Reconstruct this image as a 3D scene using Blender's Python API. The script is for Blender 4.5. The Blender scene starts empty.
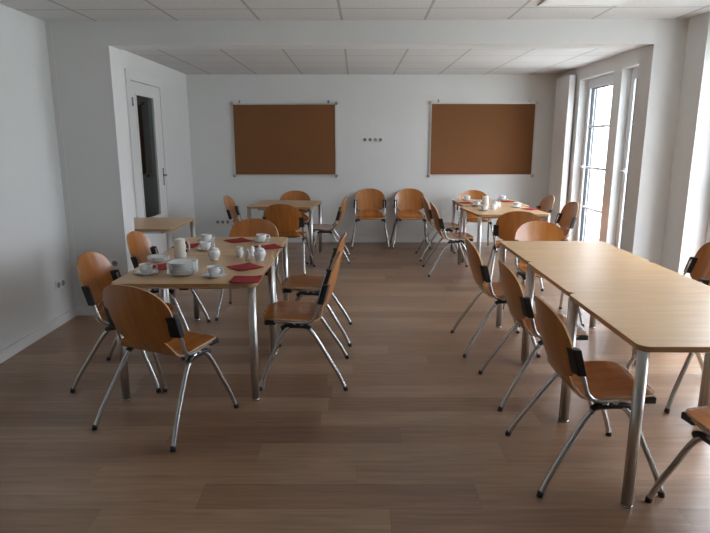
import bpy, bmesh, math, random
from mathutils import Vector, Matrix
random.seed(7)
PI = math.pi
R = math.radians
S = bpy.context.scene
C = S.collection

# ---------------------------------------------------------------- materials
def new_mat(name):
    m = bpy.data.materials.new(name); m.use_nodes = True
    nt = m.node_tree
    return m, nt, nt.nodes['Principled BSDF']

def N(nt, t, **kw):
    n = nt.nodes.new(t)
    for k, v in kw.items(): setattr(n, k, v)
    return n

def math_n(nt, op, a, b=None, c=None):
    n = nt.nodes.new('ShaderNodeMath'); n.operation = op
    for i, v in enumerate((a, b, c)):
        if v is None: continue
        if isinstance(v, (int, float)): n.inputs[i].default_value = v
        else: nt.links.new(v, n.inputs[i])
    return n.outputs[0]

def simple(name, col, rough=.5, metal=0, noise=0.0, nscale=8, bump=0.0, bscale=60, coat=0, spec=.5):
    m, nt, b = new_mat(name)
    b.inputs['Base Color'].default_value = (*col, 1)
    b.inputs['Roughness'].default_value = rough
    b.inputs['Metallic'].default_value = metal
    b.inputs['Coat Weight'].default_value = coat
    b.inputs['Specular IOR Level'].default_value = spec
    tc = N(nt, 'ShaderNodeTexCoord')
    if noise:
        t = N(nt, 'ShaderNodeTexNoise'); t.inputs['Scale'].default_value = nscale; t.inputs['Detail'].default_value = 5
        nt.links.new(tc.outputs['Object'], t.inputs['Vector'])
        r = N(nt, 'ShaderNodeValToRGB')
        r.color_ramp.elements[0].position = .3; r.color_ramp.elements[1].position = .7
        r.color_ramp.elements[0].color = (*[c*(1-noise) for c in col], 1)
        r.color_ramp.elements[1].color = (*[min(1, c*(1+noise)) for c in col], 1)
        nt.links.new(t.outputs['Fac'], r.inputs['Fac']); nt.links.new(r.outputs['Color'], b.inputs['Base Color'])
    if bump:
        t2 = N(nt, 'ShaderNodeTexNoise'); t2.inputs['Scale'].default_value = bscale
        nt.links.new(tc.outputs['Object'], t2.inputs['Vector'])
        bp = N(nt, 'ShaderNodeBump'); bp.inputs['Strength'].default_value = bump; bp.inputs['Distance'].default_value = .002
        nt.links.new(t2.outputs['Fac'], bp.inputs['Height']); nt.links.new(bp.outputs['Normal'], b.inputs['Normal'])
    return m

def wood(name, dark, light, rough=.3, stretch=(1, 12, 1), scale=3.0, coat=.3):
    m, nt, b = new_mat(name)
    tc = N(nt, 'ShaderNodeTexCoord'); mp = N(nt, 'ShaderNodeMapping'); mp.inputs['Scale'].default_value = stretch
    oi = N(nt, 'ShaderNodeObjectInfo')
    ad = N(nt, 'ShaderNodeVectorMath', operation='ADD')
    nt.links.new(tc.outputs['Object'], ad.inputs[0])
    sc = N(nt, 'ShaderNodeVectorMath', operation='SCALE'); sc.inputs[0].default_value = (7, 3, 5)
    nt.links.new(oi.outputs['Random'], sc.inputs['Scale']); nt.links.new(sc.outputs[0], ad.inputs[1])
    nt.links.new(ad.outputs[0], mp.inputs['Vector'])
    t = N(nt, 'ShaderNodeTexNoise'); t.inputs['Scale'].default_value = scale; t.inputs['Detail'].default_value = 8; t.inputs['Distortion'].default_value = .6
    nt.links.new(mp.outputs[0], t.inputs['Vector'])
    r = N(nt, 'ShaderNodeValToRGB')
    r.color_ramp.elements[0].position = .3; r.color_ramp.elements[1].position = .72
    r.color_ramp.elements[0].color = (*dark, 1); r.color_ramp.elements[1].color = (*light, 1)
    nt.links.new(t.outputs['Fac'], r.inputs['Fac']); nt.links.new(r.outputs['Color'], b.inputs['Base Color'])
    b.inputs['Roughness'].default_value = rough
    b.inputs['Coat Weight'].default_value = coat; b.inputs['Coat Roughness'].default_value = .15
    return m

def floor_mat():
    m, nt, b = new_mat('laminate_floor')
    L = nt.links.new
    tc = N(nt, 'ShaderNodeTexCoord'); sp = N(nt, 'ShaderNodeSeparateXYZ'); L(tc.outputs['Object'], sp.inputs[0])
    W, LEN = .19, 1.28
    yr = math_n(nt, 'DIVIDE', sp.outputs['Y'], W); row = math_n(nt, 'FLOOR', yr)
    wn = N(nt, 'ShaderNodeTexWhiteNoise', noise_dimensions='1D'); L(row, wn.inputs['W'])
    off = math_n(nt, 'MULTIPLY', wn.outputs['Value'], 5.0)
    xr = math_n(nt, 'ADD', math_n(nt, 'DIVIDE', sp.outputs['X'], LEN), off); col = math_n(nt, 'FLOOR', xr)
    cb = N(nt, 'ShaderNodeCombineXYZ'); L(col, cb.inputs[0]); L(row, cb.inputs[1])
    w2 = N(nt, 'ShaderNodeTexWhiteNoise', noise_dimensions='2D'); L(cb.outputs[0], w2.inputs['Vector'])
    # grain
    mp = N(nt, 'ShaderNodeMapping'); mp.inputs['Scale'].default_value = (1.1, 16, 1); L(tc.outputs['Object'], mp.inputs['Vector'])
    sc = N(nt, 'ShaderNodeVectorMath', operation='SCALE'); sc.inputs['Scale'].default_value = 9; L(w2.outputs['Color'], sc.inputs[0])
    ad = N(nt, 'ShaderNodeVectorMath', operation='ADD'); L(mp.outputs[0], ad.inputs[0]); L(sc.outputs[0], ad.inputs[1])
    t = N(nt, 'ShaderNodeTexNoise'); t.inputs['Scale'].default_value = 2.2; t.inputs['Detail'].default_value = 9; t.inputs['Distortion'].default_value = .7
    L(ad.outputs[0], t.inputs['Vector'])
    t3 = N(nt, 'ShaderNodeTexNoise'); t3.inputs['Scale'].default_value = .8; t3.inputs['Detail'].default_value = 3
    mp3 = N(nt, 'ShaderNodeMapping'); mp3.inputs['Scale'].default_value = (1.6, 5, 1); L(ad.outputs[0], mp3.inputs['Vector']) if False else L(tc.outputs['Object'], mp3.inputs['Vector'])
    L(mp3.outputs[0], t3.inputs['Vector'])
    r1 = N(nt, 'ShaderNodeValToRGB')
    e = r1.color_ramp.elements
    e[0].position = 0; e[0].color = (FLOOR[0]*.76, FLOOR[1]*.68, FLOOR[2]*.64, 1)
    e[1].position = 1; e[1].color = (FLOOR[0]*1.16, FLOOR[1]*1.22, FLOOR[2]*1.26, 1)
    x = e.new(.5); x.color = (FLOOR[0]*1.02, FLOOR[1]*.97, FLOOR[2]*.93, 1)
    L(w2.outputs['Value'], r1.inputs['Fac'])
    g = math_n(nt, 'MULTIPLY_ADD', t.outputs['Fac'], 1.1, .45)
    g2 = math_n(nt, 'MULTIPLY', g, math_n(nt, 'MULTIPLY_ADD', t3.outputs['Fac'], .5, .75))
    # seams
    fy = math_n(nt, 'FRACT', yr); fx = math_n(nt, 'FRACT', xr)
    sy = math_n(nt, 'GREATER_THAN', fy, .012); sx = math_n(nt, 'GREATER_THAN', fx, .0018)
    seam = math_n(nt, 'MULTIPLY_ADD', math_n(nt, 'MULTIPLY', sy, sx), .28, .72)
    k = math_n(nt, 'MULTIPLY', g2, seam)
    mx = N(nt, 'ShaderNodeVectorMath', operation='SCALE'); L(r1.outputs['Color'], mx.inputs[0]); L(k, mx.inputs['Scale'])
    L(mx.outputs[0], b.inputs['Base Color'])
    L(math_n(nt, 'MULTIPLY_ADD', t.outputs['Fac'], .16, .26), b.inputs['Roughness'])
    b.inputs['Specular IOR Level'].default_value = .75
    bp = N(nt, 'ShaderNodeBump'); bp.inputs['Strength'].default_value = .12; bp.inputs['Distance'].default_value = .001
    L(t.outputs['Fac'], bp.inputs['Height']); L(bp.outputs['Normal'], b.inputs['Normal'])
    return m

def ceiling_mat():
    m, nt, b = new_mat('ceiling_tiles')
    L = nt.links.new
    tc = N(nt, 'ShaderNodeTexCoord'); sp = N(nt, 'ShaderNodeSeparateXYZ'); L(tc.outputs['Object'], sp.inputs[0])
    xr = math_n(nt, 'FRACT', math_n(nt, 'DIVIDE', math_n(nt, 'ADD', sp.outputs['X'], TX + 50*TW), TW))
    yr = math_n(nt, 'FRACT', math_n(nt, 'DIVIDE', math_n(nt, 'ADD', sp.outputs['Y'], -TY + 50*TH), TH))
    wx, wy = .022/TW, .020/TH
    s = math_n(nt, 'MULTIPLY', math_n(nt, 'GREATER_THAN', xr, wx), math_n(nt, 'GREATER_THAN', yr, wy))
    t = N(nt, 'ShaderNodeTexNoise'); t.inputs['Scale'].default_value = 90; t.inputs['Detail'].default_value = 3; L(tc.outputs['Object'], t.inputs['Vector'])
    r = N(nt, 'ShaderNodeValToRGB'); r.color_ramp.elements[0].position = .35; r.color_ramp.elements[1].position = .6
    r.color_ramp.elements[0].color = (.66, .66, .65, 1); r.color_ramp.elements[1].color = (.76, .76, .75, 1); L(t.outputs['Fac'], r.inputs['Fac'])
    mx = N(nt, 'ShaderNodeMix', data_type='RGBA'); L(s, mx.inputs['Factor'])
    mx.inputs['A'].default_value = (.46, .46, .455, 1); L(r.outputs['Color'], mx.inputs['B']); L(mx.outputs['Result'], b.inputs['Base Color'])  # white T-grid drawn grey, its shading painted into the colour
    b.inputs['Roughness'].default_value = .9
    bp = N(nt, 'ShaderNodeBump'); bp.inputs['Strength'].default_value = .4; bp.inputs['Distance'].default_value = .004
    L(s, bp.inputs['Height']); L(bp.outputs['Normal'], b.inputs['Normal'])
    return m

def glass_mat(name, tint=(1, 1, 1), refl=1.0, ior=1.45):
    m = bpy.data.materials.new(name); m.use_nodes = True; nt = m.node_tree; nt.nodes.clear()
    o = N(nt, 'ShaderNodeOutputMaterial'); tr = N(nt, 'ShaderNodeBsdfTransparent'); gl = N(nt, 'ShaderNodeBsdfGlossy')
    tr.inputs['Color'].default_value = (*tint, 1); gl.inputs['Roughness'].default_value = .02
    fr = N(nt, 'ShaderNodeFresnel'); fr.inputs['IOR'].default_value = ior
    mx = N(nt, 'ShaderNodeMixShader')
    geo = N(nt, 'ShaderNodeNewGeometry'); front = math_n(nt, 'SUBTRACT', 1.0, geo.outputs['Backfacing'])
    nt.links.new(math_n(nt, 'MULTIPLY', math_n(nt, 'MULTIPLY', fr.outputs[0], refl), front), mx.inputs['Fac'])
    nt.links.new(tr.outputs[0], mx.inputs[1]); nt.links.new(gl.outputs[0], mx.inputs[2]); nt.links.new(mx.outputs[0], o.inputs['Surface'])
    return m

def emit_mat(name, col, s):
    m, nt, b = new_mat(name)
    b.inputs['Base Color'].default_value = (.8, .8, .8, 1)
    b.inputs['Emission Color'].default_value = (*col, 1); b.inputs['Emission Strength'].default_value = s
    return m

FLOOR = (.28, .172, .104)
TW, TH, TX, TY = .692, .625, .12, 4.72
M = {}
M['wall'] = simple('white_wall_paint', (.78, .785, .77), .75, noise=.012, nscale=1.5, bump=.15, bscale=140)
M['trim'] = simple('white_trim', (.82, .82, .81), .45)
M['floor'] = floor_mat()
M['ceiling'] = ceiling_mat()
M['chair_wood'] = wood('beech_plywood', (.35, .115, .020), (.50, .19, .040), .28, (1, 9, 1.4), 2.0, .45)
M['seat_wood'] = wood('beech_plywood_seat', (.35, .115, .020), (.50, .19, .040), .26, (1.4, 9, 1), 2.5, .4)
M['ply_edge'] = wood('plywood_edge', (.55, .32, .15), (.68, .43, .22), .5, (30, 30, 60), 1.5, 0)
M['table_wood'] = wood('beech_laminate', (.56, .36, .19), (.66, .44, .245), .36, (1.5, 14, 1), 1.6, .0)
M['table_edge'] = wood('beech_edge_band', (.34, .20, .09), (.43, .27, .13), .4, (2, 2, 20), 2, 0)
M['chrome'] = simple('chrome_steel', (.56, .57, .57), .27, 1)
M['table_leg'] = simple('brushed_chrome_legs', (.62, .62, .61), .33, 1)
M['steel'] = simple('satin_steel', (.55, .56, .57), .26, 1)
M['plastic'] = simple('black_plastic', (.012, .012, .013), .42)
M['porcelain'] = simple('white_porcelain', (.80, .82, .82), .12, coat=.5)
M['ivory'] = simple('ivory_porcelain', (.78, .75, .68), .25)
M['napkin'] = simple('red_paper_napkin', (.32, .008, .014), .85, noise=.12, nscale=40, bump=.3, bscale=300)
M['cork'] = simple('cork_board', (.225, .092, .030), .85, noise=.10, nscale=120, bump=.3, bscale=200)
M['alu'] = simple('aluminium', (.72, .70, .68), .35, .8)
M['radiator'] = simple('radiator_enamel', (.80, .79, .77), .35)
M['pvc'] = simple('white_window_plastic', (.80, .82, .85), .3)
M['gasket'] = simple('black_gasket', (.02, .024, .028), .5)
M['glass'] = glass_mat('window_glass')
M['door_glass'] = glass_mat('door_glass', (.55, .62, .60), 1.0)
M['door'] = simple('white_door_lacquer', (.78, .78, .77), .4)
M['hall_dark'] = simple('dark_green_hall_paint', (.045, .055, .05), .6)
M['hall_light'] = simple('grey_green_hall_dado', (.15, .19, .175), .5)
M['concrete'] = simple('pale_terrace_paving', (.40, .41, .40), .8, noise=.1, nscale=3)
M['lamp'] = emit_mat('lamp_diffuser', (.92, .97, 1.0), .10)
M['hole'] = simple('socket_hole', (.03, .03, .03), .6)

# ---------------------------------------------------------------- mesh helpers
class MB:
    def __init__(s): s.v = []; s.f = []; s.mi = []; s.sm = []
    def add(s, vs, fs, mi=0, smooth=False):
        o = len(s.v); s.v += [tuple(v) for v in vs]
        for f in fs: s.f.append([i+o for i in f]); s.mi.append(mi); s.sm.append(smooth)
    def box(s, x0, x1, y0, y1, z0, z1, mi=0):
        s.add([(x0,y0,z0),(x1,y0,z0),(x1,y1,z0),(x0,y1,z0),(x0,y0,z1),(x1,y0,z1),(x1,y1,z1),(x0,y1,z1)],
              [(0,3,2,1),(4,5,6,7),(0,1,5,4),(1,2,6,5),(2,3,7,6),(3,0,4,7)], mi)
    def tube(s, pts, r, seg=12, mi=0, cap=True, flat=1.0):
        pts = [Vector(p) for p in pts]; n = len(pts); rings = []
        t0 = (pts[1]-pts[0]).normalized()
        up = Vector((0,0,1)) if abs(t0.z) < .9 else Vector((1,0,0))
        a = t0.cross(up).normalized()
        for i, p in enumerate(pts):
            t = (pts[min(i+1,n-1)]-pts[max(i-1,0)]).normalized()
            a = (a - t*a.dot(t)).normalized(); b = t.cross(a)
            rr = r[i] if isinstance(r, (list, tuple)) else r
            rings.append([p + a*math.cos(2*PI*k/seg)*rr + b*math.sin(2*PI*k/seg)*rr*flat for k in range(seg)])
        vs = [v for g in rings for v in g]; fs = []
        for i in range(n-1):
            for k in range(seg):
                fs.append((i*seg+k, i*seg+(k+1)%seg, (i+1)*seg+(k+1)%seg, (i+1)*seg+k))
        s.add(vs, fs, mi, True)
        if cap:
            o = len(s.v) - len(vs)
            s.f.append([o+k for k in reversed(range(seg))]); s.mi.append(mi); s.sm.append(False)
            s.f.append([o+(n-1)*seg+k for k in range(seg)]); s.mi.append(mi); s.sm.append(False)
    def lathe(s, prof, seg=28, mi=0, c=(0,0,0)):
        vs = []; fs = []; n = len(prof)
        for r, z in prof:
            for k in range(seg):
                a = 2*PI*k/seg; vs.append((c[0]+r*math.cos(a), c[1]+r*math.sin(a), c[2]+z))
        for i in range(n-1):
            for k in range(seg):
                fs.append((i*seg+k, i*seg+(k+1)%seg, (i+1)*seg+(k+1)%seg, (i+1)*seg+k))
        s.add(vs, fs, mi, True)
    def prism(s, outline, z0, z1, mi=0, mside=None):
        n = len(outline); mside = mi if mside is None else mside
        vs = [(x,y,z0) for x,y in outline] + [(x,y,z1) for x,y in outline]
        o = len(s.v); s.v += vs
        s.f.append([o+i for i in reversed(range(n))]); s.mi.append(mi); s.sm.append(False)
        s.f.append([o+n+i for i in range(n)]); s.mi.append(mi); s.sm.append(False)
        for i in range(n):
            s.f.append([o+i, o+(i+1)%n, o+n+(i+1)%n, o+n+i]); s.mi.append(mside); s.sm.append(False)
    def shell(s, grid, th, mi=0, medge=1):
        # grid: rows of points; thickened along its normals, rim faces in medge
        nr, nc = len(grid), len(grid[0])
        G = [[Vector(p) for p in row] for row in grid]
        top, bot = [], []
        for i in range(nr):
            for j in range(nc):
                du = G[i][min(j+1,nc-1)] - G[i][max(j-1,0)]
                dv = G[min(i+1,nr-1)][j] - G[max(i-1,0)][j]
                n = du.cross(dv)
                n = n.normalized() if n.length > 1e-9 else Vector((0,0,1))
                top.append(G[i][j] + n*th/2); bot.append(G[i][j] - n*th/2)
        K = nr*nc; fs = []
        for i in range(nr-1):
            for j in range(nc-1):
                a = i*nc+j
                fs.append((a, a+1, a+nc+1, a+nc)); fs.append((K+a, K+a+nc, K+a+nc+1, K+a+1))
        o = len(s.v)
        s.add(top+bot, fs, mi, True)
        rim = [(0,j) for j in range(nc)] + [(i,nc-1) for i in range(1,nr)] + [(nr-1,j) for j in range(nc-2,-1,-1)] + [(i,0) for i in range(nr-2,0,-1)]
        ids = [i*nc+j for i,j in rim]
        # own verts for a crisp rim
        vs = [top[q] for q in ids] + [bot[q] for q in ids]; n = len(ids)
        s.add(vs, [(k, n+k, n+(k+1)%n, (k+1)%n) for k in range(n)], medge, False)
    def build(s, name, mats, parent=None, bevel=0, bseg=2):
        me = bpy.data.meshes.new(name); me.from_pydata(s.v, [], s.f)
        if not isinstance(mats, (list, tuple)): mats = [mats]
        for m in mats: me.materials.append(m)
        for p, mi, sm in zip(me.polygons, s.mi, s.sm): p.material_index = mi; p.use_smooth = sm
        bm = bmesh.new(); bm.from_mesh(me)
        if bevel:
            bmesh.ops.bevel(bm, geom=[e for e in bm.edges if e.is_manifold and e.calc_face_angle(0) > .6], offset=bevel, segments=bseg, profile=.5, affect='EDGES', clamp_overlap=True)
        bmesh.ops.recalc_face_normals(bm, faces=bm.faces)
        bm.to_mesh(me); bm.free(); me.update()
        o = bpy.data.objects.new(name, me); C.objects.link(o)
        if parent: o.parent = parent
        return o

def smooth_path(pts, sub=6):
    P = [Vector(p) for p in pts]; out = []
    for i in range(len(P)-1):
        p0 = P[max(i-1,0)]; p1 = P[i]; p2 = P[i+1]; p3 = P[min(i+2,len(P)-1)]
        for k in range(sub):
            t = k/sub
            out.append(.5*((2*p1)+(p2-p0)*t+(2*p0-5*p1+4*p2-p3)*t*t+(-p0+3*p1-3*p2+p3)*t**3))
    out.append(P[-1]); return out

def tag(o, label=None, cat=None, group=None, kind=None):
    if label: o['label'] = label
    if cat: o['category'] = cat
    if group: o['group'] = group
    if kind: o['kind'] = kind
    return o

def empty(name, loc=(0,0,0), rz=0):
    o = bpy.data.objects.new(name, None); C.objects.link(o)
    o.location = loc; o.rotation_euler = (0,0,rz); o.empty_display_size = .1
    return o

def copy_tree(o, parent=None):
    c = o.copy(); C.objects.link(c)
    if parent: c.parent = parent
    for ch in [x for x in C.objects if x.parent == o]: copy_tree(ch, c)
    return c

def struct(mb, name, mats, bevel=0, parent=None):
    o = mb.build(name, mats, parent, bevel)
    if parent is None: o['kind'] = 'structure'
    return o

def rrect(w, d, r, n=6):
    out = []
    for cx, cy, a0 in ((w/2-r, d/2-r, 0), (-w/2+r, d/2-r, 90), (-w/2+r, -d/2+r, 180), (w/2-r, -d/2+r, 270)):
        for k in range(n+1):
            a = R(a0 + 90*k/n); out.append((cx+r*math.cos(a), cy+r*math.sin(a)))
    return out

# ---------------------------------------------------------------- the setting
CZ = 2.59
XL, XR = -2.62, 2.77          # front room
AL, AR = -2.57, 3.10          # alcove
YP0, YP1, YB, YF = 5.2, 5.45, 9.2, -2.2
SOF = 2.395
TILT = -1.1
m = MB(); m.box(-2.9, 3.6, YF-.2, YB+.2, -.1, 0); struct(m, 'floor', M['floor'])
m = MB(); m.box(-3.0, 3.6, 5.33, YB+.2, CZ, CZ+.1); struct(m, 'ceiling_alcove', M['ceiling'])
m = MB(); m.box(-3.1, 3.7, YF-.5, 5.325, CZ, CZ+.1); co_ = struct(m, 'ceiling', M['ceiling']); co_.rotation_euler = (0, 0, R(TILT)); co_.location = (-.10, 0, 0)
m = MB(); m.box(XL-.25, XL, YF-.2, YP0, 0, CZ); struct(m, 'wall_left', M['wall'])
m = MB(); m.box(-2.9, 3.6, YB, YB+.2, 0, CZ); struct(m, 'wall_back', M['wall'])
m = MB(); m.box(-2.62, 3.4, YF-.2, YF, 0, CZ); struct(m, 'wall_front', M['wall'])
def py(x): return YP0 + math.tan(R(TILT))*(x+2.3)*.9
m = MB()
for xa, xb, za, zb in ((-2.87, -2.095, 0, CZ), (2.505, 3.4, 0, CZ), (-2.095, 2.505, SOF, CZ)):
    m.prism([(xa, py(xa)), (xb, py(xb)), (xb, py(xb)+.235), (xa, py(xa)+.235)], za, zb)
struct(m, 'wall_partition', M['wall'])
# alcove left wall with door opening
DY0, DY1, DZ = 6.80, 7.92, 2.33
m = MB()
m.box(AL-.15, AL, YP0, DY0, 0, CZ); m.box(AL-.15, AL, DY1, YB, 0, CZ); m.box(AL-.15, AL, DY0, DY1, DZ, CZ)
struct(m, 'wall_alcove_left', M['wall'])
# hall behind the door
m = MB(); m.box(-4.2, -4.0, 5.6, 13.0, 1.0, 2.6); m.box(-4.0, AL-.15, 13.0, 13.1, 1.0, 2.6); m.box(-4.0, -2.92, 5.5, 5.6, 0, 2.6); m.box(-4.2, AL-.15, 5.5, 13.1, 2.6, 2.7)
m.box(-2.92, -2.91, 9.4, 13.0, 1.0, 2.6)
struct(m, 'wall_hall_upper', M['hall_dark'])
m = MB(); m.box(-4.2, -4.0, 5.6, 13.0, 0, 1.0); m.box(-4.0, -2.91, 13.0, 13.1, 0, 1.0); m.box(-2.92, -2.91, 9.4, 13.0, 0, 1.0)
struct(m, 'wall_hall_lower', M['hall_light'])
m = MB(); m.box(-4.2, -2.9, 5.5, 13.1, -.1, 0); struct(m, 'floor_hall', M['hall_dark'])

# right walls: openings with recessed french windows
def wall_with_openings(name, x0, x1, ya, yb, ops):
    mb = MB(); y = ya
    for (a, b, zt) in ops:
        mb.box(x0, x1, y, a, 0, CZ)
        if zt < CZ: mb.box(x0, x1, a, b, zt, CZ)
        y = b
    mb.box(x0, x1, y, yb, 0, CZ)
    struct(mb, name, M['wall'])
AW = [(5.86, 7.02, 2.42), (7.24, 8.30, 2.425)]
wall_with_openings('wall_alcove_right', AR, AR+.30, 5.12, YB, AW)
FW = [(1.75, 2.85, 2.42), (3.42, 4.82, CZ)]
wall_with_openings('wall_right', XR, XR+.32, YF, YP0, FW)
m = MB(); m.box(XR+.18, XR+.32, 3.42, 4.82, 2.42, CZ); struct(m, 'trim_1', M['wall'])

def french_window(idx, x, ya, yb, zt, depth=.10, hand=None):
    w = empty('window_%d' % idx, (x, (ya+yb)/2, 0)); w['kind'] = 'structure'
    h = (yb-ya)/2
    def bx(mb, a, b, z0, z1, x0=0, x1=.07, mi=0): mb.box(x0, x1, a, b, z0, z1, mi)
    f = MB(); t = .05
    bx(f, -h, -h+t, 0, zt); bx(f, h-t, h, 0, zt); bx(f, -h+t, h-t, zt-t, zt); bx(f, -h+t, h-t, 0, .05)
    f.build('window_frame', M['pvc'], w)
    s = MB(); s0 = h-t; sw = .065
    bx(s, -s0, -s0+sw, .05, zt-t, -.012, .06); bx(s, s0-sw, s0, .05, zt-t, -.012, .06)
    bx(s, -s0+sw, s0-sw, zt-t-.07, zt-t, -.012, .06); bx(s, -s0+sw, s0-sw, .05, .19, -.012, .06)
    sash = s.build('sash', M['pvc'], w)
    g0 = s0-sw
    k = MB(); q = .012
    bx(k, -g0, -g0+q, .19, zt-t-.07, .01, .05); bx(k, g0-q, g0, .19, zt-t-.07, .01, .05)
    bx(k, -g0+q, g0-q, zt-t-.07-q, zt-t-.07, .01, .05); bx(k, -g0+q, g0-q, .19, .19+q, .01, .05)
    k.build('gasket', M['gasket'], sash)
    p = MB(); p.box(.028, .034, -g0+q, g0-q, .19+q, zt-t-.07-q); p.build('pane', M['glass'], w)
    for z in (.69, 1.24, 1.79):
        b = MB(); b.box(.002, .056, -g0+q, g0-q, z-.013, z+.013); b.build('glazing_bar', M['pvc'], w)
    b = MB(); b.box(.004, .054, -.010, .010, .19+q, zt-t-.07-q); b.build('glazing_bar', M['pvc'], w)
    for sy in (-1, 1):
        b = MB(); b.box(.10, .125, min(sy*h, sy*(h-.02)), max(sy*h, sy*(h-.02)), 0, zt); b.build('shutter_rail', M['gasket'], w)
    # handle on the far sash stile
    hy = s0-sw/2
    hb = MB(); hb.box(-.022, -.0125, hy-.016, hy+.016, 1.15, 1.29); hd = hb.build('handle', M['pvc'], w, .003)
    hb = MB(); hb.tube([(-.022, hy, 1.25), (-.06, hy, 1.25)], .010, 10); hb.tube(smooth_path([(-.055, hy, 1.25), (-.062, hy-.03, 1.25), (-.062, hy-.13, 1.245)], 4), .010, 10)
    hb.build('lever', M['pvc'], hd)
french_window(1, AR+.115, 7.24, 8.30, 2.42)
french_window(2, AR+.115, 5.86, 7.02, 2.42)
french_window(3, XR+.20, 3.42, 4.82, 2.42)
french_window(4, XR+.20, 1.75, 2.85, 2.42)

# skirting boards
def base(name, *boxes):
    mb = MB()
    for b in boxes: mb.box(*b, 0, .085)
    struct(mb, name, M['trim'], .003)
base('baseboard_left', (XL, XL+.015, YF, YP0-.015))
base('baseboard_partition', (XL, -2.095, YP0-.015, YP0), (-2.095, -2.08, YP0-.015, YP1-.02))
base('baseboard_back', (AL, AR, YB-.015, YB))
base('baseboard_alcove_left', (AL, AL+.015, YP1, DY0-.07), (AL, AL+.015, DY1+.07, YB-.015))
base('baseboard_partition_right', (2.505, XR, py(2.7)-.018, py(2.7)), (2.49, 2.505, py(2.6)-.015, py(2.6)+.235))
base('baseboard_alcove_right', (AR-.015, AR, 7.03, 7.23), (AR-.015, AR, 8.28, YB-.015))

# door
d = empty('door_1', (AL, (DY0+DY1)/2, 0)); d['kind'] = 'structure'
hh = (DY1-DY0)/2
f = MB()
f.box(-.15, .018, -hh, -hh+.05, 0, DZ); f.box(-.15, .018, hh-.05, hh, 0, DZ); f.box(-.15, .018, -hh+.05, hh-.05, DZ-.05, DZ)
f.box(.0, .018, -hh-.06, -hh, 0, DZ+.06); f.box(.0, .018, hh, hh+.06, 0, DZ+.06); f.box(.0, .018, -hh, hh, DZ, DZ+.06)
f.build('door_frame', M['door'], d)
l0, l1 = -hh+.056, hh-.056
gy0, gy1, gz0, gz1 = 7.00-7.36, 7.58-7.36, .66, 2.13
l = MB()
l.box(-.03, .012, l0, gy0, .008, DZ-.056); l.box(-.03, .012, gy1, l1, .008, DZ-.056)
l.box(-.03, .012, gy0, gy1, .008, gz0); l.box(-.03, .012, gy0, gy1, gz1, DZ-.056)
leaf = l.build('door_leaf', M['door'], d)
l = MB(); q = .018
l.box(.012, .020, gy0-q, gy0+.004, gz0-q, gz1+q); l.box(.012, .020, gy1-.004, gy1+q, gz0-q, gz1+q)
l.box(.012, .020, gy0+.004, gy1-.004, gz1-.004, gz1+q); l.box(.012, .020, gy0+.004, gy1-.004, gz0-q, gz0+.004)
l.build('glazing_bead', M['door'], leaf)
l = MB(); l.box(-.012, -.006, gy0, gy1, gz0, gz1); l.build('pane', M['door_glass'], leaf)
l = MB(); hy = 7.785-7.36; l.box(.0125, .018, hy-.02, hy+.02, 1.02, 1.25); hp = l.build('handle_plate', M['steel'], leaf, .002)
l = MB(); l.tube([(.017, hy, 1.16), (.062, hy, 1.16)], .010, 10); l.tube(smooth_path([(.058, hy, 1.16), (.064, hy-.03, 1.16), (.064, hy-.12, 1.155)], 4), .010, 10)
l.build('door_handle', M['steel'], leaf)
for z in (.35, 2.04):
    l = MB(); l.tube([(.024, l0-.004, z-.05), (.024, l0-.004, z+.05)], .010, 10); l.build('hinge', M['steel'], d)

# terrace and hedge strip outside
m = MB(); m.box(3.5, 40, -20, 40, -.25, -.15); struct(m, 'ground', M['concrete'])

# ceiling light panel
def light_panel(x, y, label):
    t = empty('ceiling_light', (x, y, CZ)); tag(t, label, 'ceiling light')
    a = MB(); w, h = .31, .31
    a.box(-w, w, -h, -h+.02, -.012, 0); a.box(-w, w, h-.02, h, -.012, 0); a.box(-w, -w+.02, -h+.02, h-.02, -.012, 0); a.box(w-.02, w, -h+.02, h-.02, -.012, 0)
    a.build('frame', M['trim'], t)
    a = MB(); a.box(-w+.02, w-.02, -h+.02, h-.02, -.009, -.001); a.build('diffuser', M['lamp'], t)
light_panel(1.665, 4.29, 'square recessed light panel in the tiled ceiling near the right windows')

# ---------------------------------------------------------------- radiator
t = empty('wall_radiator', (AR-.12, 8.66, 0)); tag(t, 'tall narrow white vertical radiator on the wall beside the far french window', 'radiator')
a = MB(); a.box(0, .09, -.27, .27, .12, 2.50)
a.build('panel', M['radiator'], t, .008)
for z in (.5, 2.1):
    a = MB(); a.box(.09, .12, -.1, .1, z-.03, z+.03); a.build('wall_bracket', M['radiator'], t)
for y in (-.2, .2):
    a = MB(); a.tube([(.05, y, .13), (.05, y, 0)], .009, 10); a.build('pipe', M['trim'], t)

# ---------------------------------------------------------------- cork boards
def cork_board(x0, x1, z0, z1, label):
    t = empty('cork_board', ((x0+x1)/2, YB, z0)); tag(t, label, 'pinboard', 'cork boards on the back wall')
    w, h = (x1-x0)/2, z1-z0
    a = MB(); a.box(-w+.02, w-.02, -.018, -.004, .02, h-.02); a.build('cork_panel', M['cork'], t)
    a = MB(); a.box(-w+.012, w-.012, -.024, 0, 0, .02); a.box(-w+.012, w-.012, -.024, 0, h-.02, h); a.box(-w, -w+.02, -.024, 0, .0, h); a.box(w-.02, w, -.024, 0, .0, h)
    a.build('frame', M['alu'], t)
    for sx in (-1, 1):
        for zz in (0, h):
            a = MB(); a.box(sx*w-.022, sx*w+.022, -.032, 0, zz-.022, zz+.022); a.build('corner_cap', M['steel'], t, .006)
    for sx in (-.85, .85):
        a = MB(); a.box(sx*w-.012, sx*w+.012, -.012, 0, h, h+.045); a.tube([(sx*w, -.012, h+.03), (sx*w, -.03, h+.03)], .007, 8); a.build('wall_hook', M['steel'], t)
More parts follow.
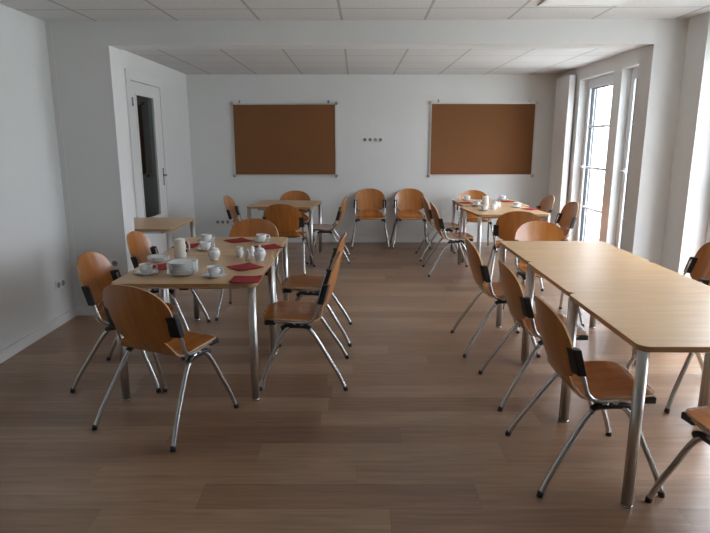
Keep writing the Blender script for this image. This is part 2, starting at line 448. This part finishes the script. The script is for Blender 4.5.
cork_board(-1.895, -.29, 1.065, 2.165, 'large brown cork board in a metal frame, the one left of the small wall sockets')
cork_board(1.16, 2.79, 1.065, 2.175, 'large brown cork board in a metal frame, the one nearer the french windows')

# ---------------------------------------------------------------- sockets
def socket(loc, rz, n, label, dark=True, group=None):
    t = empty('wall_socket', loc, rz); tag(t, label, 'wall socket', group)
    w = .081*n/2
    a = MB(); a.box(-w, w, -.010, 0, -.0405, .0405); a.build('plate', M['trim'], t, .003)
    for k in range(n):
        cx = -w+.0405+k*.081
        a = MB()
        prof = [(.0, -.0105), (.019, -.0105), (.021, -.0125), (.0255, -.0135), (.027, -.010)]
        vs = []
        for r, y in prof:
            for j in range(20): vs.append((cx+r*math.cos(2*PI*j/20), y, r*math.sin(2*PI*j/20)))
        fs = [(i*20+j, i*20+(j+1)%20, (i+1)*20+(j+1)%20, (i+1)*20+j) for i in range(len(prof)-1) for j in range(20)]
        a.add(vs, fs, 0, True); o = a.build('socket_insert', simple_insert, t)
        b = MB()
        for s in (-1, 1): b.tube([(cx+s*.0095, -.0135, 0), (cx+s*.0095, -.0105, 0)], .0035, 8)
        b.build('pin_hole', M['hole'], o)
simple_insert = simple('grey_socket_insert', (.30, .30, .29), .4)
socket((XL, 4.97, .36), R(90), 2, 'double white wall socket low on the left wall')
socket((-2.21, YP0, .50), 0, 1, 'single white wall socket low on the wall pier behind the left table')
socket((-2.12, YB, .33), 0, 3, 'white wall socket strip low on the back wall near the door corner')
socket((.275, YB, 1.62), 0, 4, 'row of small white wall sockets high between the two cork boards')

# ---------------------------------------------------------------- tables
TZ = .765
def table(x, y, rz, label, w=.88, d=.865, first=[None], group='square beech topped tables'):
    if first[0] is None or (w, d) != (.88, .865):
        t = empty('square_table' if (w, d) == (.88, .865) else 'side_table', (x, y, 0), rz)
        a = MB(); a.prism(rrect(w, d, .05), TZ-.026, TZ, 0, 1); a.build('tabletop', [M['table_wood'], M['table_edge']], t, .002, 1)
        fr = MB(); i = .13
        for s in (-1, 1):
            fr.box(-w/2+i, w/2-i, s*(d/2-i)-.011, s*(d/2-i)+.011, TZ-.062, TZ-.0262)
            fr.box(s*(w/2-i)-.011, s*(w/2-i)+.011, -d/2+i+.011, d/2-i-.011, TZ-.062, TZ-.0262)
        fr.build('under_frame', M['steel'], t)
        for sx in (-1, 1):
            for sy in (-1, 1):
                cx, cy = sx*(w/2-.031), sy*(d/2-.031)
                l = MB(); l.tube([(cx, cy, .014), (cx, cy, TZ-.0265)], .025, 20); lg = l.build('leg', M['table_leg'], t)
                c = MB(); c.lathe([(0, 0), (.022, 0), (.0256, .004), (.0256, .014), (.0, .014)], 18, 0, (cx, cy, 0)); c.build('foot_cap', M['steel'], lg)
        if (w, d) == (.88, .865): first[0] = t
    else:
        t = copy_tree(first[0]); t.location = (x, y, 0); t.rotation_euler = (0, 0, rz)
    tag(t, label, 'table', group)
    return t
G3 = 'square beech topped tables with tubular legs'
table(1.630, 2.700, R(-.5), 'beech topped square table, nearest in the row of three on the right', group=G3)
table(1.652, 3.5665, R(-.5), 'beech topped square table, middle one in the row of three on the right', group=G3)
table(1.668, 4.433, R(-.5), 'beech topped square table, farthest in the row of three on the right', group=G3)
table(-1.035, 3.787, 0, 'beech topped square table with the plate stack, nearer half of the left pair', group=G3)
table(-1.035, 4.654, 0, 'beech topped square table under the white jug and napkins, farther half of the left pair', group=G3)
table(-.945, 7.90, R(-5), 'bare beech topped square table in front of the left cork board', group=G3)
table(1.83, 7.13, R(5), 'beech topped square table laid with crockery, nearer half of the far right pair', group=G3)
table(1.86, 8.03, R(1), 'beech topped square table closest to the back wall under the right cork board', group=G3)
table(-2.155, 5.98, 0, 'narrow wood topped table against the wall in front of the glazed door', .74, .88, group=None)

# ---------------------------------------------------------------- chairs
def make_chair():
    t = empty('dining_chair')
    # seat
    g = []; nr, nc = 26, 14
    prof = smooth_path([(-.146, 0, .556), (-.143, 0, .526), (-.137, 0, .493), (-.118, 0, .463), (-.082, 0, .448), (-.01, 0, .447), (.07, 0, .452), (.16, 0, .459), (.235, 0, .458), (.280, 0, .444)], 10)
    acc = [0]
    for k in range(1, len(prof)): acc.append(acc[-1]+(prof[k]-prof[k-1]).length)
    def at_len(q):
        q = max(0, min(acc[-1], q)); k = 1
        while k < len(acc)-1 and acc[k] < q: k += 1
        return prof[k-1].lerp(prof[k], (q-acc[k-1])/(acc[k]-acc[k-1]))
    for i in range(nr):
        b = -math.cos(PI*i/(nr-1))*.998
        n = 4.5 if b < 0 else 6.5
        W = .214*(max(1e-4, 1-abs(b)**n))**(1/2.3)
        row = []
        for j in range(nc):
            a = math.sin(PI/2*(-1+2*j/(nc-1))); y = a*W
            p = at_len(acc[-1]*(b+1)/2)
            x = p.x; z = p.z
            if b < -.5: x += .022*(y/.21)**2*((-b-.5)/.5)          # the turned-up rear wraps round a little
            z += .008*(y/.21)**2*max(0, 1-abs(b)*1.1)
            row.append((x, y, z))
        g.append(row)
    m_ = MB(); m_.shell(g, .011); m_.build('seat', [M['seat_wood'], M['ply_edge']], t)
    # backrest
    g = []; nr = 20
    for i in range(nr):
        b = -math.cos(PI*i/(nr-1))*.997
        z0 = .672 + (b*.195 if b > 0 else b*.150)
        n = 2.7 if b > 0 else 5
        W = (.238 if b > 0 else .238*(1+.10*b))*(max(1e-4, 1-abs(b)**n))**(1/2.3)
        row = []
        for j in range(nc):
            a = math.sin(PI/2*(-1+2*j/(nc-1))); y = a*W
            x = -.200 - .27*(z0-.672) + .050*(y/.238)**2 - .012*math.cos(b*PI/2)
            row.append((x, y, z0))
        g.append(row)
    m_ = MB(); m_.shell(g, .011); m_.build('backrest', [M['chair_wood'], M['ply_edge']], t)
    for s in (-1, 1):
        yy = s*.222
        # side rail bending up to the backrest clip
        pth = [(.235, s*.180, .442), (.10, s*.200, .442), (.01, yy-s*.004, .442), (-.045, yy+s*.002, .450), (-.083, yy+s*.006, .482), (-.104, yy+s*.008, .545), (-.124, yy+s*.006, .61), (-.145, yy+s*.004, .685)]
        r = MB(); r.tube(smooth_path(pth, 5), .0115, 12); rail = r.build('seat_rail', M['chrome'], t)
        c = MB(); c.box(.178, .250, s*.180-.018, s*.180+.018, .418, .450); c.build('end_cap', M['plastic'], rail, .005)
        # clip gripping the side edge of the backrest
        c = MB(); v = []
        for z in (.575, .702):
            xc = -.127 - .28*(z-.60)
            for dx, dy in ((-.036, .196), (-.022, .196), (.018, .224), (.018, .256), (-.020, .256)): v.append((xc+dx, s*dy, z))
        c.add(v, [(0,1,2,3,4), (9,8,7,6,5)] + [(k, 5+k, 5+(k+1)%5, (k+1)%5) for k in range(5)])
        c.build('backrest_clip', M['plastic'], t, .010, 3)
        # bracket under the rail where the legs start
        c = MB(); c.tube(smooth_path([(.135, s*.214, .403), (.105, s*.214, .417), (.04, s*.216, .421), (-.025, s*.218, .417), (-.055, s*.220, .403)], 4), .0165, 12); c.build('leg_bracket', M['plastic'], t)
        # legs, bowed outwards
        fl = [(.035, s*.216, .426), (.085, s*.217, .416), (.135, s*.225, .360), (.195, s*.246, .225), (.244, s*.266, .110), (.275, s*.281, .014)]
        rl = [(.015, s*.218, .426), (-.025, s*.219, .416), (-.080, s*.227, .360), (-.165, s*.248, .225), (-.235, s*.268, .110), (-.283, s*.283, .014)]
        for pp in (fl, rl):
            l = MB(); l.tube(smooth_path(pp, 5), (.0135), 12); lg = l.build('leg', M['chrome'], t)
            e = Vector(pp[-1]); q = (Vector(pp[-1])-Vector(pp[-2])).normalized()
            c = MB(); c.tube([e-q*.012, e-q*.0, Vector((e.x+q.x*.006, e.y+q.y*.006, .0))], [.0150, .0155, .0150], 12); c.build('rubber_foot', M['plastic'], lg)
    for x in (.09, -.03):
        c = MB(); c.tube([(x, -.214, .430), (x, .214, .430)], .010, 10); c.build('crossbar', M['chrome'], t)
    return t

CG = 'beech plywood chairs around the tables'
WG = 'beech plywood chairs against the back wall'
chairs = [
 # x, y, heading deg, label, group
 (-1.10, 3.145, 65.5, 'beech chair with its back to the camera at the near end of the left table', CG),
 (-1.556, 3.785, 0, 'beech chair on the wall side of the left table, the nearer of two', CG),
 (-1.60, 4.72, 0, 'beech chair on the wall side of the left table, before the wall pier edge', CG),
 (-.345, 3.815, 180, 'beech chair on the aisle side of the left table, the nearer of two', CG),
 (-.325, 4.64, 180, 'beech chair on the aisle side of the left table, the farther of two', CG),
 (-.975, 5.31, -91, 'beech chair at the far end of the left table, facing the camera', CG),
 (-.85, 7.12, 82, 'beech chair turning its back to the camera at the table below the left cork board', CG),
 (-.90, 8.52, -90, 'beech chair between the left cork board and the bare table, facing the camera', CG),
 (-1.53, 7.92, -3, 'beech chair left of the bare table under the left cork board', CG),
 (-.36, 7.80, 180, 'beech chair seen side on, right of the bare table under the left cork board', CG),
 (.235, 8.90, -90, 'left one of the two beech plywood chairs standing against the back wall', WG),
 (.860, 8.90, -90, 'right one of the two beech plywood chairs standing against the back wall', WG),
 (1.175, 7.055, 0, 'beech chair on the aisle side of the far right laid table, nearer of two', CG),
 (1.175, 7.96, 0, 'beech chair on the aisle side of the far right laid table, farther of two', CG),
 (1.80, 6.41, 82, 'beech chair with its back to the camera at the laid table by the right board', CG),
 (1.722, 5.13, -90, 'beech chair at the far end of the row of three tables, facing the camera', CG),
 (2.46, 7.95, 182, 'beech chair right of the far laid table, the farther of two, beside the radiator', CG),
 (2.465, 7.10, 182, 'beech chair right of the far laid table, the nearer of two, before the window', CG),
 (1.80, 8.62, -90, 'beech chair behind the crockery, between the laid table and the right cork board', CG),
 (1.135, 2.655, 0, 'beech chair on the aisle side of the row of three tables, nearest the camera', CG),
 (1.165, 3.52, 0, 'beech chair on the aisle side of the row of three tables, middle of three', CG),
 (1.113, 4.405, 0, 'beech chair on the aisle side of the row of three tables, farthest of three', CG),
 (2.48, 4.28, 169, 'beech chair on the window side of the row of three tables, its backrest in view', CG),
 (2.16, 3.50, 180, 'beech chair on the window side of the row of three tables, the hidden nearer one', CG),
 (1.65, 2.10, 98, 'beech chair at the near end of the row of three tables, mostly out of view', CG),
]
proto = make_chair()
for i, (x, y, a, lab, g) in enumerate(chairs):
    o = proto if i == 0 else None
    if o is None: o = copy_tree(proto)
    o.location = (x, y, 0); o.rotation_euler = (0, 0, R(a)); tag(o, lab, 'chair', g)

# ---------------------------------------------------------------- crockery
def make_cup():
    a = MB(); a.lathe([(0, .0), (.022, .0), (.024, .004), (.033, .012), (.041, .030), (.044, .058), (.0435, .060), (.0415, .058), (.038, .030), (.030, .014), (0, .009)], 28)
    t = a.build('coffee_cup', M['porcelain'])
    h = MB(); h.tube(smooth_path([(.041, 0, .050), (.060, 0, .052), (.068, 0, .038), (.058, 0, .022), (.037, 0, .018)], 5), .0042, 8)
    h.build('handle', M['porcelain'], t); return t
def make_saucer():
    a = MB(); a.lathe([(0, .003), (.030, .003), (.032, 0), (.038, 0), (.040, .004), (.066, .012), (.078, .019), (.078, .021), (.062, .015), (.038, .0075), (0, .0065)], 32)
    return a.build('saucer', M['porcelain'])
def make_plate():
    a = MB(); a.lathe([(0, .003), (.050, .003), (.052, 0), (.060, 0), (.064, .004), (.084, .014), (.097, .021), (.097, .024), (.082, .018), (.062, .0085), (0, .0065)], 36)
    return a.build('dessert_plate', M['porcelain'])
def make_sugar():
    a = MB(); a.lathe([(0, 0), (.028, 0), (.030, .004), (.026, .010), (.034, .022), (.044, .045), (.042, .062), (.034, .074), (.030, .074), (.036, .060), (.03, .02), (0, .014)], 28)
    t = a.build('sugar_bowl', M['porcelain'])
    h = MB(); h.lathe([(0, .072), (.033, .0745), (.036, .077), (.030, .086), (.014, .093), (.006, .096), (.006, .101), (.011, .106), (.008, .112), (0, .114)], 24)
    h.build('lid', M['porcelain'], t); return t
def make_shaker():
    a = MB(); a.lathe([(0, 0), (.019, 0), (.021, .003), (.020, .012), (.024, .028), (.021, .048), (.015, .060), (.0165, .066), (.012, .076), (0, .080)], 24)
    t = a.build('salt_shaker', M['porcelain'])
    h = MB(); h.lathe([(0, .0795), (.006, .0795), (.004, .082), (0, .0825)], 12); h.build('shaker_cap', M['steel'], t); return t
def make_creamer():
    a = MB(); a.lathe([(0, 0), (.022, 0), (.024, .003), (.030, .020), (.031, .038), (.024, .058), (.026, .074), (.024, .074), (.021, .058), (.027, .036), (0, .008)], 24)
    t = a.build('milk_creamer', M['porcelain'])
    h = MB(); h.tube(smooth_path([(.024, 0, .066), (.042, 0, .066), (.048, 0, .046), (.029, 0, .028)], 5), .0035, 8); h.build('handle', M['porcelain'], t)
    h = MB(); h.tube([(-.020, 0, .066), (-.033, 0, .076)], [.010, .004], 10, flat=.5); h.build('spout', M['porcelain'], t); return t
def make_jug():
    a = MB(); a.lathe([(0, 0), (.040, 0), (.043, .003), (.044, .02), (.043, .10), (.041, .128), (.040, .132), (.038, .128), (.040, .10), (.04, .02), (0, .01)], 32)
    t = a.build('coffee_jug', M['ivory'])
    h = MB(); h.lathe([(0, .131), (.036, .131), (.040, .134), (.036, .142), (0, .146)], 28); h.build('lid', M['ivory'], t)
    h = MB(); h.tube(smooth_path([(.041, 0, .112), (.060, 0, .112), (.068, 0, .085), (.060, 0, .052), (.043, 0, .050)], 5), .006, 10); h.build('handle', M['ivory'], t)
    for z in (.112, .052):
        h = MB(); h.tube([(.043, 0, z), (.052, 0, z)], .011, 10); h.build('handle_mount', M['plastic'], t)
    h = MB(); h.tube([(-.034, 0, .112), (-.056, 0, .134)], [.016, .007], 12, flat=.6); h.build('spout', M['ivory'], t); return t
def make_napkin():
    n = 10; w = .090; g = []
    for i in range(n+1):
        row = []
        for j in range(n+1):
            u, v = -1+2*i/n, -1+2*j/n
            z = .006 + .004*max(0, u*v)**2 + .0015*math.sin(3*u+1)*math.cos(2*v)
            row.append((u*w, v*w, z))
        g.append(row)
    a = MB(); a.shell(g, .0035, 0, 0); return a.build('paper_napkin', M['napkin'])

protos = {}
def put(kind, maker, x, y, z, rz, label, cat, group):
    if kind not in protos: protos[kind] = o = maker()
    else: o = copy_tree(protos[kind])
    o.location = (x, y, z); o.rotation_euler = (0, 0, R(rz)); tag(o, label, cat, group)
    return o
Z = TZ + .0003
def cupset(x, y, rz, where):
    put('saucer', make_saucer, x, y, Z, 0, 'white saucer under the cup ' + where, 'saucer', 'white saucers under cups')
    put('cup', make_cup, x, y, Z+.0077, rz, 'white coffee cup ' + where, 'cup', 'white coffee cups')
cupset(-1.335, 3.60, 20, 'at the near left corner of the left table')
cupset(-.885, 3.53, -20, 'on the left table, right of the plate stack')
cupset(-1.165, 4.43, 10, 'behind the white jug on the left table')
cupset(-1.25, 4.80, 10, 'farthest left on the left table')
cupset(-.79, 4.81, 10, 'on the far right of the left table beside napkins')
for k in range(8):
    put('plate', make_plate, -1.10+random.uniform(-.002, .002), 3.60+random.uniform(-.002, .002), Z+k*.0092, 0,
        'white plate in the tall stack on the left table', 'plate', 'plates stacked in the tall pile')
for k in range(3):
    put('saucer', make_saucer, -1.395, 4.02, Z+k*.0088, 0, 'white saucer in the low pile on the left table, behind the near left cup', 'saucer', 'saucers in the low pile')
put('jug', make_jug, -1.275, 4.14, Z, 0, 'tall ivory white coffee jug with handle on the left table', 'jug', None)
put('sugar', make_sugar, -1.008, 4.055, Z, 0, 'lidded white sugar bowl alone on the left table, right of the white jug', 'sugar bowl', 'lidded white sugar bowls')
put('sugar', make_sugar, -.68, 4.045, Z, 0, 'lidded white sugar bowl beside the small shakers on the left table', 'sugar bowl', 'lidded white sugar bowls')
put('shaker', make_shaker, -.775, 4.075, Z, 0, 'small white shaker in front, left of the lidded bowl on the left table', 'shaker', 'white salt and pepper shakers')
put('shaker', make_shaker, -.765, 4.20, Z, 0, 'small white shaker behind, touching the lidded bowl on the left table', 'shaker', 'white salt and pepper shakers')
put('creamer', make_creamer, -.85, 4.17, Z, 100, 'small white milk creamer left of the shakers on the left table', 'creamer', 'white milk creamers')
NP = 'red paper napkins'
put('napkin', make_napkin, -.67, 3.44, Z, 0, 'red paper napkin nearest the near right corner of the left table', 'napkin', NP)
put('napkin', make_napkin, -.742, 3.80, Z, 42, 'red paper napkin in front of the small shakers on the left table', 'napkin', NP)
put('napkin', make_napkin, -1.31, 3.80, Z, 35, 'red paper napkin half hidden behind the near left cup on the left table', 'napkin', NP)
put('napkin', make_napkin, -1.37, 4.60, Z, 0, 'red paper napkin behind the white jug on the left table', 'napkin', NP)
put('napkin', make_napkin, -1.0, 4.86, Z, 40, 'red paper napkin at the far middle of the left table', 'napkin', NP)
put('napkin', make_napkin, -.69, 4.55, Z, 30, 'red paper napkin at the far right edge of the left table', 'napkin', NP)
# far right table
cupset(1.61, 8.28, 180, 'farthest back on the table under the right cork board')
cupset(1.60, 7.60, 20, 'left on the laid table under the right cork board')
cupset(2.14, 8.36, 180, 'back right on the table under the right cork board')
cupset(2.07, 7.38, 20, 'right on the laid table under the right cork board')
cupset(1.585, 7.06, 20, 'near left on the laid table under the right cork board')
put('sugar', make_sugar, 1.772, 7.29, Z, 0, 'lidded white sugar bowl on the laid table under the right cork board', 'sugar bowl', 'lidded white sugar bowls')
put('jug', make_jug, 1.683, 7.46, Z, 160, 'pale coffee jug on the laid table under the right cork board', 'jug', None)
put('creamer', make_creamer, 1.71, 7.12, Z, 40, 'small white milk creamer on the laid table under the right cork board', 'creamer', 'white milk creamers')
put('shaker', make_shaker, 1.85, 7.42, Z, 0, 'small white shaker on the laid table under the right cork board', 'shaker', 'white salt and pepper shakers')
put('napkin', make_napkin, 1.53, 7.93, Z, 20, 'red paper napkin at the left edge of the far laid tables', 'napkin', NP)
put('napkin', make_napkin, 2.14, 8.12, Z, 30, 'red paper napkin between the two right cups on the far laid tables', 'napkin', NP)
put('napkin', make_napkin, 2.20, 7.20, Z, 35, 'red paper napkin nearest the right corner of the far laid table', 'napkin', NP)

# ---------------------------------------------------------------- daylight
w = bpy.data.worlds.new('overcast_sky'); S.world = w; w.use_nodes = True
nt = w.node_tree; bg = nt.nodes['Background']
tc = N(nt, 'ShaderNodeTexCoord'); sp = N(nt, 'ShaderNodeSeparateXYZ'); nt.links.new(tc.outputs['Generated'], sp.inputs[0])
r = N(nt, 'ShaderNodeValToRGB')
r.color_ramp.elements[0].position = .49; r.color_ramp.elements[0].color = (.18, .20, .22, 1)
r.color_ramp.elements[1].position = 1; r.color_ramp.elements[1].color = (.88, .94, 1, 1)
e = r.color_ramp.elements.new(.52); e.color = (.26, .285, .32, 1)
e = r.color_ramp.elements.new(.70); e.color = (.52, .56, .61, 1)
nt.links.new(math_n(nt, 'MULTIPLY_ADD', sp.outputs['Z'], .5, .5), r.inputs['Fac'])
nt.links.new(r.outputs['Color'], bg.inputs['Color']); bg.inputs['Strength'].default_value = 22.0

def portal(x, y0, y1, z0, z1):
    l = bpy.data.lights.new('daylight_portal', 'AREA'); l.shape = 'RECTANGLE'; l.size = z1-z0; l.size_y = y1-y0
    o = bpy.data.objects.new('daylight_portal', l); C.objects.link(o); o.location = (x, (y0+y1)/2, (z0+z1)/2)
    o.rotation_euler = (0, R(90), 0); l.cycles.is_portal = True
portal(AR+.31, 7.24, 8.30, 0, 2.42); portal(AR+.31, 5.86, 7.02, 0, 2.42)
portal(XR+.33, 3.42, 4.82, 0, 2.42); portal(XR+.33, 1.75, 2.85, 0, 2.42)

# ---------------------------------------------------------------- camera
cam = bpy.data.cameras.new('camera'); co = bpy.data.objects.new('camera', cam); C.objects.link(co)
co.location = (0, 0, 1.6); co.rotation_euler = (R(90)-math.atan(125.5/577), 0, 0)
cam.sensor_width = 36; cam.lens = 577/710*36; cam.clip_start = .05
S.camera = co
S.view_settings.view_transform = 'Standard'; S.view_settings.look = 'None'; S.view_settings.gamma = 1
S.view_settings.exposure = 0.15
